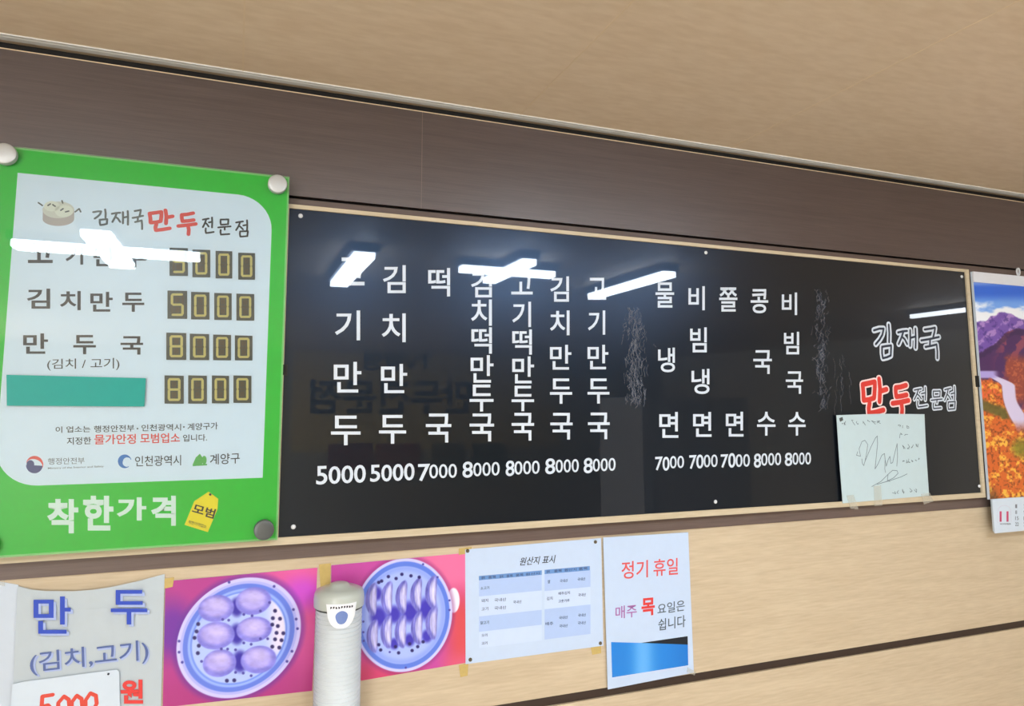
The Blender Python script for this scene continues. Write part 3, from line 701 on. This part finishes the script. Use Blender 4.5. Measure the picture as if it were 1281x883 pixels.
lab('김치', 592, 630, 398, 420); lab('배추김치', 668, 742, 366, 386); lab('고춧가루', 668, 740, 416, 436); lab('국내산', 796, 846, 376, 396)
lab('배추', 584, 634, 562, 584); lab('국내산', 672, 728, 524, 544); lab('국내산', 674, 728, 578, 598); lab('국내산', 796, 846, 508, 528); lab('국내산', 794, 846, 558, 578)
for x0, x1, y0 in ((168, 190, 266), (212, 262, 263), (285, 310, 258), (330, 372, 254), (392, 440, 249), (455, 545, 243), (590, 612, 226), (640, 690, 222), (706, 786, 216), (800, 858, 208)):
    lab('품목' if x1-x0 < 60 else '원산지', x0, x1, y0, y0+17, -.085)
words('table_lettering', mat('table_text_print', (70, 80, 112), 0.5), t, small, Yx, 0.004)
M_pin = mat('antique_brass_pin', (104, 92, 72), 0.35, metal=0.7)
for x, y in ((585, 689), (744.8, 677.8), (751, 804.5), (588.3, 825)):
    o = MB().dome(W(x, y, -.002), .0036, .0035, 16).build('push_pin', M_pin, t, True)
sheet('tape', [(739,809),(752,807),(752,817),(741,819)], -.0016, M_tape, t, .0002)

# closing day notice
pcl = [(754.7, 672.4), (861, 665.8), (868, 841.3), (760.5, 862.4)]
t = thing('closing_day_notice', base(pcl, 0), 'white portrait notice of the weekly closing day with blue printed foot', 'notice')
sheet('sheet', pcl, -.0050, M_paper_b, t, .0012)
Yc = -.0051
words('heading_lettering', mat('soft_red_print', (220, 84, 84), 0.5), t, [('정기', Q(777.5,810.5,702.5,700.3,722,724.3)), ('휴일', Q(817.5,848,699.6,697.6,718.6,720.8))], Yc, 0.008)
words('body_lettering', mat('mauve_print', (166, 102, 168), 0.5), t, [('매주', Q(770,796.5,758.5,755.5,771.5,774.3))], Yc, 0.006)
words('day_lettering', M_red, t, [('목', Q(802.5,819,748.5,747,769,771))], Yc, 0.03)
words('body_lettering', mat('slate_print', (72, 84, 96), 0.5), t, [('요일은', Q(822.5,856.5,755.5,750,763.5,768.5)), ('쉽니다', Q(823.5,857.5,774.5,769,784,789))], Yc, 0.004)
def C3(x, y): return (570+x/3.79, 650+y/3.79)
def paint_blue(px, py):
    u = (px-764)/97; c = np.zeros(px.shape+(3,))+np.array((32, 128, 216.)); c = over(c, (104, 178, 244), np.exp(-((u-.42)/.14)**2)*.9); return over(c, (20, 108, 196), S(u, .7, 1)*.5)
picture('blue_block', [C3(737,580), C3(1101,590), C3(1103,690), C3(742,748)], Yc-.0001, 60, 20, paint_blue, M_print, t)
MB().px([C3(880,584), C3(1100,552), C3(1101,592)], Yc-.0002, .0001).build('black_wedge', mat('black_wedge_print', (24, 30, 40), 0.45), t)
sheet('tape', [C3(1100,700), C3(1140,722), C3(1132,738), C3(1096,722)], -.0056, M_clear, t, .0003)

# ------------------------------------------------------------------ autograph sheet on the black board
pa = [(1046.4, 519.3), (1100, 517.5), (1156.5, 518), (1158, 555), (1162.3, 620), (1110, 624.5), (1054.3, 629.5), (1050, 575)]
t = thing('autograph_sheet', base(pa, 0), 'white square sheet with a pen autograph, stuck over the black board', 'paper sheet')
YA = YB-.0065
sheet('sheet', pa, YA, mat('pale_autograph_paper', (190, 208, 212), 0.6, 0.3), t, .0008)
def C4(x, y): return W(1000+x/4.416, 480+y/4.416, YA-.0001)
mb = MB()
for P in ([(322,375),(316,395),(338,400),(330,360),(345,320),(362,312),(378,335),(372,380),(362,430),(356,452),(348,440),(345,415)], [(362,430),(395,350),(420,300),(430,288),(432,330),(425,400),(418,470),(436,440),(455,395),(470,385),(474,420),(480,455),(490,420),(500,400),(505,440),(515,435),(530,370),(540,330),(542,400),(538,455)],
          [(474,420),(472,470),(476,490)], [(400,568),(450,540),(490,500),(515,478),(540,480),(545,495),(520,520),(480,540),(430,555)], [(440,552),(500,535),(560,515),(595,498)], [(490,500),(486,530),(500,540)]):
    mb.stroke([C4(*p) for p in P], .0014)
mb.build('signature', mat('grey_pen', (110, 122, 130), 0.5), t)
mb = MB(); random.seed(11)
def scrawl(x0, x1, y, h, n, slope=0):
    for k in range(n):
        a = x0+(x1-x0)*k/n; w = (x1-x0)/n*.8
        P = [(a+random.random()*w, y+slope*(a-x0)+random.random()*h) for _ in range(4)]
        mb.stroke([C4(*p) for p in P], .0011)
scrawl(232, 262, 205, 28, 2); scrawl(285, 455, 200, 30, 6, -.02); scrawl(545, 612, 225, 28, 3, -.1); scrawl(552, 605, 270, 30, 2, -.15); scrawl(566, 668, 335, 28, 4, -.12); scrawl(570, 668, 422, 22, 6, -.25); scrawl(512, 590, 585, 26, 3, -.06); scrawl(605, 655, 572, 30, 2, 0)
mb.build('handwriting', mat('dark_pen', (84, 94, 100), 0.5), t)
MB().px([(1050,523),(1054,521.5),(1055,525.5),(1051,527.5)], YA-.0006, .0006).build('staple', M_steel_d, t)
sheet('tape', [(1059,620),(1068,619),(1074,637),(1064,636)], YA-.0004, M_clear, t, .0003)
sheet('tape', [(1093,608),(1102,607),(1104,632),(1094,633)], YA-.0004, M_clear, t, .0003)
sheet('tape', [(1152,618),(1163,616),(1168,627),(1156,631)], YA-.0004, M_clear, t, .0003)

# ------------------------------------------------------------------ wall calendar
YK = -.028
ax = W(1214.7, 339.6, YK); bx = W(1243, 666.5, YK)
cx0 = (ax.x+bx.x)/2; cx1 = cx0+0.36; cz1 = ax.z; cz0 = bx.z
zpt = W(1215.6, 352.6, YK).z; zpb = W(1240, 624.5, YK).z
t = thing('wall_calendar', ((cx0+cx1)/2, 0, cz0), 'wall calendar with an autumn mountain picture at the right edge', 'calendar')
MB().box(cx0, cx1, YK, YK+.006, zpb-.0005, cz1).build('backing_pad', M_paper, t)
mb = MB(); random.seed(2)
for k in range(5):
    o_ = .0012*k
    mb.box(cx0+.0015+o_*.6, cx1, YK-.0055+.0014*k, YK-.0046+.0014*k, cz0+.0012*k, zpb+.001)
mb.build('date_pages', M_card, t)
Vp = lambda x, z: (CX+F*((Vector((x, YK-.0003, z))-CAM).dot(RGT))/((Vector((x, YK-.0003, z))-CAM).dot(FWD)), CY+F*((Vector((x, YK-.0003, z))-CAM).dot(DWN))/((Vector((x, YK-.0003, z))-CAM).dot(FWD)))
picture('printed_landscape', [Vp(cx0+.001, zpt), Vp(cx1, zpt), Vp(cx1, zpb), Vp(cx0+.001, zpb)], YK-.0003, 300, 330, paint_autumn, M_cal, t)
YM = YK-.0056
words('month_number', mat('magenta_print', (196, 70, 110), 0.5), t, [('11', (1250.5, 639.5, 1261.5, 652.5))], YM, 0.02)
mb = MB(); mb.stroke([W(x, y, YM-.0001) for x, y in ([(1248,654),(1248,640)]+[(1256.5+8*math.cos(a), 639+7*math.sin(a)) for a in [math.pi+math.pi*k/10 for k in range(11)]]+[(1265,653)])], .0009)
mb.build('month_arch', mat('pale_lilac_print', (206, 198, 214), 0.5), t)
dts = [('NOVEMBER', (1251, 654.3, 1264.5, 656.3))]
num = 1
cell = [(1270+i*10.5, 632+j*7.5) for j in range(4) for i in range(7)]
for (x, y), n_ in zip(cell, range(1, 29)): dts.append((str(n_), (x, y-1.2, x+(2.2 if n_ < 10 else 4.2), y+3.4)))
words('date_lettering', M_lg, t, dts, YM, 0.0)
bar = MB().box(cx0-.001, cx1, YK-.003, YK, zpt, cz1).build('top_binding', mat('white_binding', (220, 222, 228), 0.35), t)
hk = W(1272, 342, YK-.002); mb = MB(); m_ = 14
for k in range(m_):
    a0, a1 = 2*math.pi*k/m_, 2*math.pi*(k+1)/m_
    for (q0, q1) in ((0, 1), (1, 2), (2, 3), (3, 0)):
        def pt(a, q): r = .0095+(.0018 if q in (0, 1) else -.0018); return (hk.x+r*math.cos(a)*.6, hk.y-.004+(.0018 if q in (1, 2) else -.0018), hk.z+.004+r*math.sin(a))
        mb.add([pt(a0, q0), pt(a1, q0), pt(a1, q1), pt(a0, q1)], [(0, 1, 2, 3)])
mb.build('hanging_ring', M_screw, t)

# ------------------------------------------------------------------ paper cup dispenser on the wall
R0 = 0.0365; YCUP = -0.052
l0, r0 = W(393.5, 800, YCUP), W(452, 800, YCUP)
ccx = (l0.x+r0.x)/2; R0 = (r0.x-l0.x)/2*1.0
zl = W(422, 762, YCUP-R0).z; ztop = W(421, 729, YCUP).z
zbot = zl-0.42
disp = thing('cup_dispenser', (ccx, YCUP, zbot), 'white ribbed paper cup dispenser tube with cap, between the dumpling photos', 'cup dispenser')
prof = [(0.0, 0.012), (R0*.72, 0.012)]; z = 0.012; pitch = 0.0068; H = zl-zbot-.002
cups = []
while z < H-pitch:
    cups += [(R0*.925, z), (R0*.925, z+pitch*.55), (R0*.985, z+pitch*.62), (R0*.985, z+pitch*.92), (R0*.925, z+pitch)]; z += pitch
MB().lathe(prof+cups+[(R0*.955, H), (0.0001, H)], (ccx, YCUP, zbot), 48).build('cup_stack', mat('white_paper_cups', (228, 234, 238), 0.45), disp)
MB().lathe([(R0, 0.0), (R0*1.0, H), (R0*.99, H), (R0*.99, 0), (R0, 0)], (ccx, YCUP, zbot), 48).build('tube', mat('clear_tube_plastic', (235, 240, 240), 0.15, 0.5, alpha=0.14), disp, True)
Lr = R0*1.07; hL = ztop-zl
MB().lathe([(Lr, -.004), (Lr*1.01, hL*.25), (Lr*.99, hL*.5), (Lr*.93, hL*.66), (Lr*.72, hL*.78), (Lr*.42, hL*.86), (Lr*.36, hL*.97), (Lr*.26, hL*1.02), (.0001, hL*1.03)], (ccx, YCUP, zl), 48).build('lid', mat('milky_lid_plastic', (186, 192, 184), 0.3, 0.5, coat=.4), disp, True)
MB().lathe([(R0*1.0, -.0075), (R0*1.012, -.0075), (R0*1.012, -.0035), (R0*1.0, -.0035)], (ccx, YCUP, zl), 48).build('lid_seal', mat('dark_seal', (60, 62, 60), 0.5), disp)
MB().box(ccx-.02, ccx+.02, YCUP+R0*.96, 0.0, zbot+.05, zbot+H-.05).build('wall_bracket', mat('bracket_plastic', (216, 216, 214), 0.4), disp)
MB().lathe([(R0*.6, 0.0), (R0*1.03, 0.0), (R0*1.03, .03), (R0*1.001, .03)], (ccx, YCUP, zbot), 48).build('bottom_ring', mat('ring_plastic', (214, 216, 212), 0.4), disp)
# curved badge on the front, flat top and round foot
cam_az = math.atan2(CAM.x-ccx, -(CAM.y-YCUP))          # towards the viewer
def onlid(a, z, r): return Vector((ccx+r*math.sin(a), YCUP-r*math.cos(a), z))
zt_, zb_ = W(432, 754.5, YCUP-R0).z, W(430, 784.5, YCUP-R0).z
ac = math.radians(-2); aw = .62; rb = Lr*1.02
mb = MB(); N = 16; vs = []
for i in range(N+1):
    u = -1+2*i/N; low = zt_-(zt_-zb_)*(max(0, 1-abs(u)**2.6))**.5*1.0
    for j in range(5): vs.append(onlid(ac+u*aw, zt_+(low-.0005-zt_)*j/4, rb))
k0 = len(vs); vs += [onlid(math.atan2(v.x-ccx, -(v.y-YCUP)), v.z, rb-.001) for v in vs]
fs = [(i*5+j, i*5+j+1, (i+1)*5+j+1, (i+1)*5+j) for i in range(N) for j in range(4)]
fs += [(k0+a, k0+d, k0+c, k0+b) for a, b, c, d in fs]
bad = mb.add(vs, fs).build('badge', mat('white_badge', (238, 240, 244), 0.4), disp)
def badge_pt(u, z, r=rb+.0003): return onlid(ac+u*aw, z, r)
hz = zt_-zb_; zc_ = zt_-hz*.56
mb = MB(); P = [(.38*math.cos(a)*(1+.08*math.sin(3*a)), hz*.28*math.sin(a)) for a in [-2*math.pi*k/20 for k in range(20)]]
vs = [badge_pt(0, zc_)]+[badge_pt(u, zc_+v) for u, v in P]
mb.add(vs, [(0, 1+(i+1) % 20, 1+i) for i in range(20)]).build('globe_emblem', mat('badge_blue', (112, 134, 190), 0.5), bad)
mb = MB()
gv, gf = glyphs('종이컵 수거함', 0.004)
mb = MB(); vs = [badge_pt(-.68+1.36*u, zt_-hz*.27+hz*.16*v+hz*.06*(1-(2*u-1)**2), rb+.0004) for u, v, w in gv]
mb2 = MB()
for k in range(9):
    u = -.66+1.32*k/8; zz = zt_-hz*.18+hz*.05*(1-u*u)
    a, b = badge_pt(u-.05, zz, rb+.0004), badge_pt(u+.05, zz+random.uniform(-.001, .001), rb+.0004); up = Vector((0, 0, hz*.05))
    mb2.add([a-up, b-up*.6, b+up*.7, a+up], [(0, 1, 2, 3)])
mb2.build('badge_lettering', M_dark, bad)

# ------------------------------------------------------------------ the room behind the viewer, seen mirrored in the signs
M_house = mat('lamp_housing', (120, 128, 146), 0.5)
M_lamp = mat('lamp_diffuser', (255, 255, 255), 0.4, emit=((0.76, 0.88, 1.0, 1), LAMP))
zl_ = zceil-0.044
M_lamp3 = mat('soft_lamp_diffuser', (255, 255, 255), 0.4, emit=((0.80, 0.90, 1.0, 1), LAMP*0.5))
M_lamp2 = mat('weak_lamp_diffuser', (255, 255, 255), 0.4, emit=((0.84, 0.92, 1.0, 1), LAMP*0.35))
def lamp_cross(cx, cy, lx, ly, w, label, m=M_lamp):
    t = thing('ceiling_lamp', (cx, cy, zceil-.06), label, 'ceiling lamp', 'ceiling lamps')
    for n_, (ex, ey) in enumerate(((lx, 0), (0, ly))):
        if not (ex or ey): continue
        hx, hy = (ex/2 if ex else w/2), (ey/2 if ey else w/2)
        h = MB().box(cx-hx-.012, cx+hx+.012, cy-hy-.012, cy+hy+.012, zceil-.030, zceil-.0002-.0003*n_).build('housing', M_house, t)
        MB().box(cx-hx, cx+hx, cy-hy, cy+hy, zceil-.054-.0005*n_, zceil-.0301).build('light_bar', m, t)
    return t
def M(px, py, Ym): return mirrored(px, py, Ym, z=zl_)
a, b = M(25, 312, YG), M(250, 324, YG); c, d = M(117, 293, YG), M(162, 334, YG)
lamp_cross((a.x+b.x)/2, (c.y+d.y)/2, abs(b.x-a.x), abs(d.y-c.y), .09, 'cross shaped ceiling lamp mirrored in the green sign', M_lamp3)
a, b = M(575, 340, YB), M(690, 347, YB); c, d = M(662, 328, YB), M(612, 352, YB)
lamp_cross((c.x+d.x)/2, (c.y+d.y)/2, abs(b.x-a.x), abs(d.y-c.y), .06, 'cross shaped ceiling lamp mirrored in the middle of the black board')
c, d = M(452, 313, YB), M(428, 360, YB)
lamp_cross((c.x+d.x)/2, (c.y+d.y)/2, 0, abs(d.y-c.y)*.8, .08, 'single bar ceiling lamp mirrored at the left end of the black board')
c, d = M(858, 345, YB), M(724, 370, YB)
lamp_cross((c.x+d.x)/2, (c.y+d.y)/2, 0, abs(d.y-c.y), .065, 'single bar ceiling lamp mirrored right of the middle of the black board')
c, d = M(1212, 385, YB), M(1152, 397, YB)
lamp_cross((c.x+d.x)/2, (c.y+d.y)/2, 0, abs(d.y-c.y), .03, 'single bar ceiling lamp mirrored at the right end of the black board', M_lamp2)

# tall white fridge
yf = -3.6; a, b = mirrored(803, 497, YB, yreal=yf), mirrored(935, 497, YB, yreal=yf)
x0, x1 = min(a.x, b.x), max(a.x, b.x)
t = thing('fridge', ((x0+x1)/2, yf-.35, 0), 'tall white fridge mirrored in the black board below the noodle dishes', 'fridge')
MB().box(x0, x1, yf-.7, yf-.03, 0.04, a.z).build('body', mat('white_enamel', (222, 224, 228), 0.3), t)
MB().box(x0, x1, yf-.029, yf, 0.06, 0.62).build('door', MATS['white_enamel'], t)
up = MB().box(x0, x1, yf-.029, yf, 0.64, a.z-.002).build('door', MATS['white_enamel'], t)
MB().box(x0+.05, x0+.075, yf, yf+.04, 0.8, 1.2).build('handle', M_steel, up)
MB().box(x0+.03, x1-.03, yf-.66, yf-.06, 0.0, 0.04).build('plinth', M_black, t)
# banner on the far wall
yb = YF+.012
def MF(px, py): return mirrored(px, py, YB, yreal=yb)
c = [MF(700, 436), MF(368, 436), MF(368, 566), MF(700, 566)]
t = thing('wall_banner', (c[0].x, YF, c[2].z), 'wide yellow banner with brown lettering on the far wall, mirrored in the board', 'banner')
bxs = sorted((c[0].x, c[1].x)); bzs = sorted((c[0].z, c[2].z))
MB().box(bxs[0], bxs[1], YF, yb-.001, bzs[0], min(bzs[1], zceil-.01)).build('sheet', mat('banner_yellow', (236, 208, 120), 0.6), t)
def back_text(items, m, bold):
    mb = MB()
    for st, x0, x1, y0, y1 in items:
        gv, gf = glyphs(st, bold); A, B, Cc, D = MF(x1, y0), MF(x0, y0), MF(x0, y1), MF(x1, y1)
        mb.add([D.lerp(Cc, u).lerp(A.lerp(B, u), v)+Vector((0, .002*w, 0)) for u, v, w in gv], gf)
    return mb.build('lettering', m, t)
back_text([('TV방영', 455, 540, 440, 464), ('만두전문점', 388, 590, 474, 518)], mat('brown_print', (70, 44, 26), 0.6), .03)
mp = MB(); 
for x0, x1, colr in ((410, 466, (150, 60, 50)), (470, 525, (176, 84, 40)), (540, 580, (140, 120, 60)), (590, 632, (120, 112, 60))):
    A, B = MF(x1, 554), MF(x0, 590)
    MB().box(min(A.x, B.x), max(A.x, B.x), YF+.001, yb+.003, min(A.z, B.z), max(A.z, B.z)).build('dish_photo', mat('dish_print_%d' % x0, colr, 0.6), t)
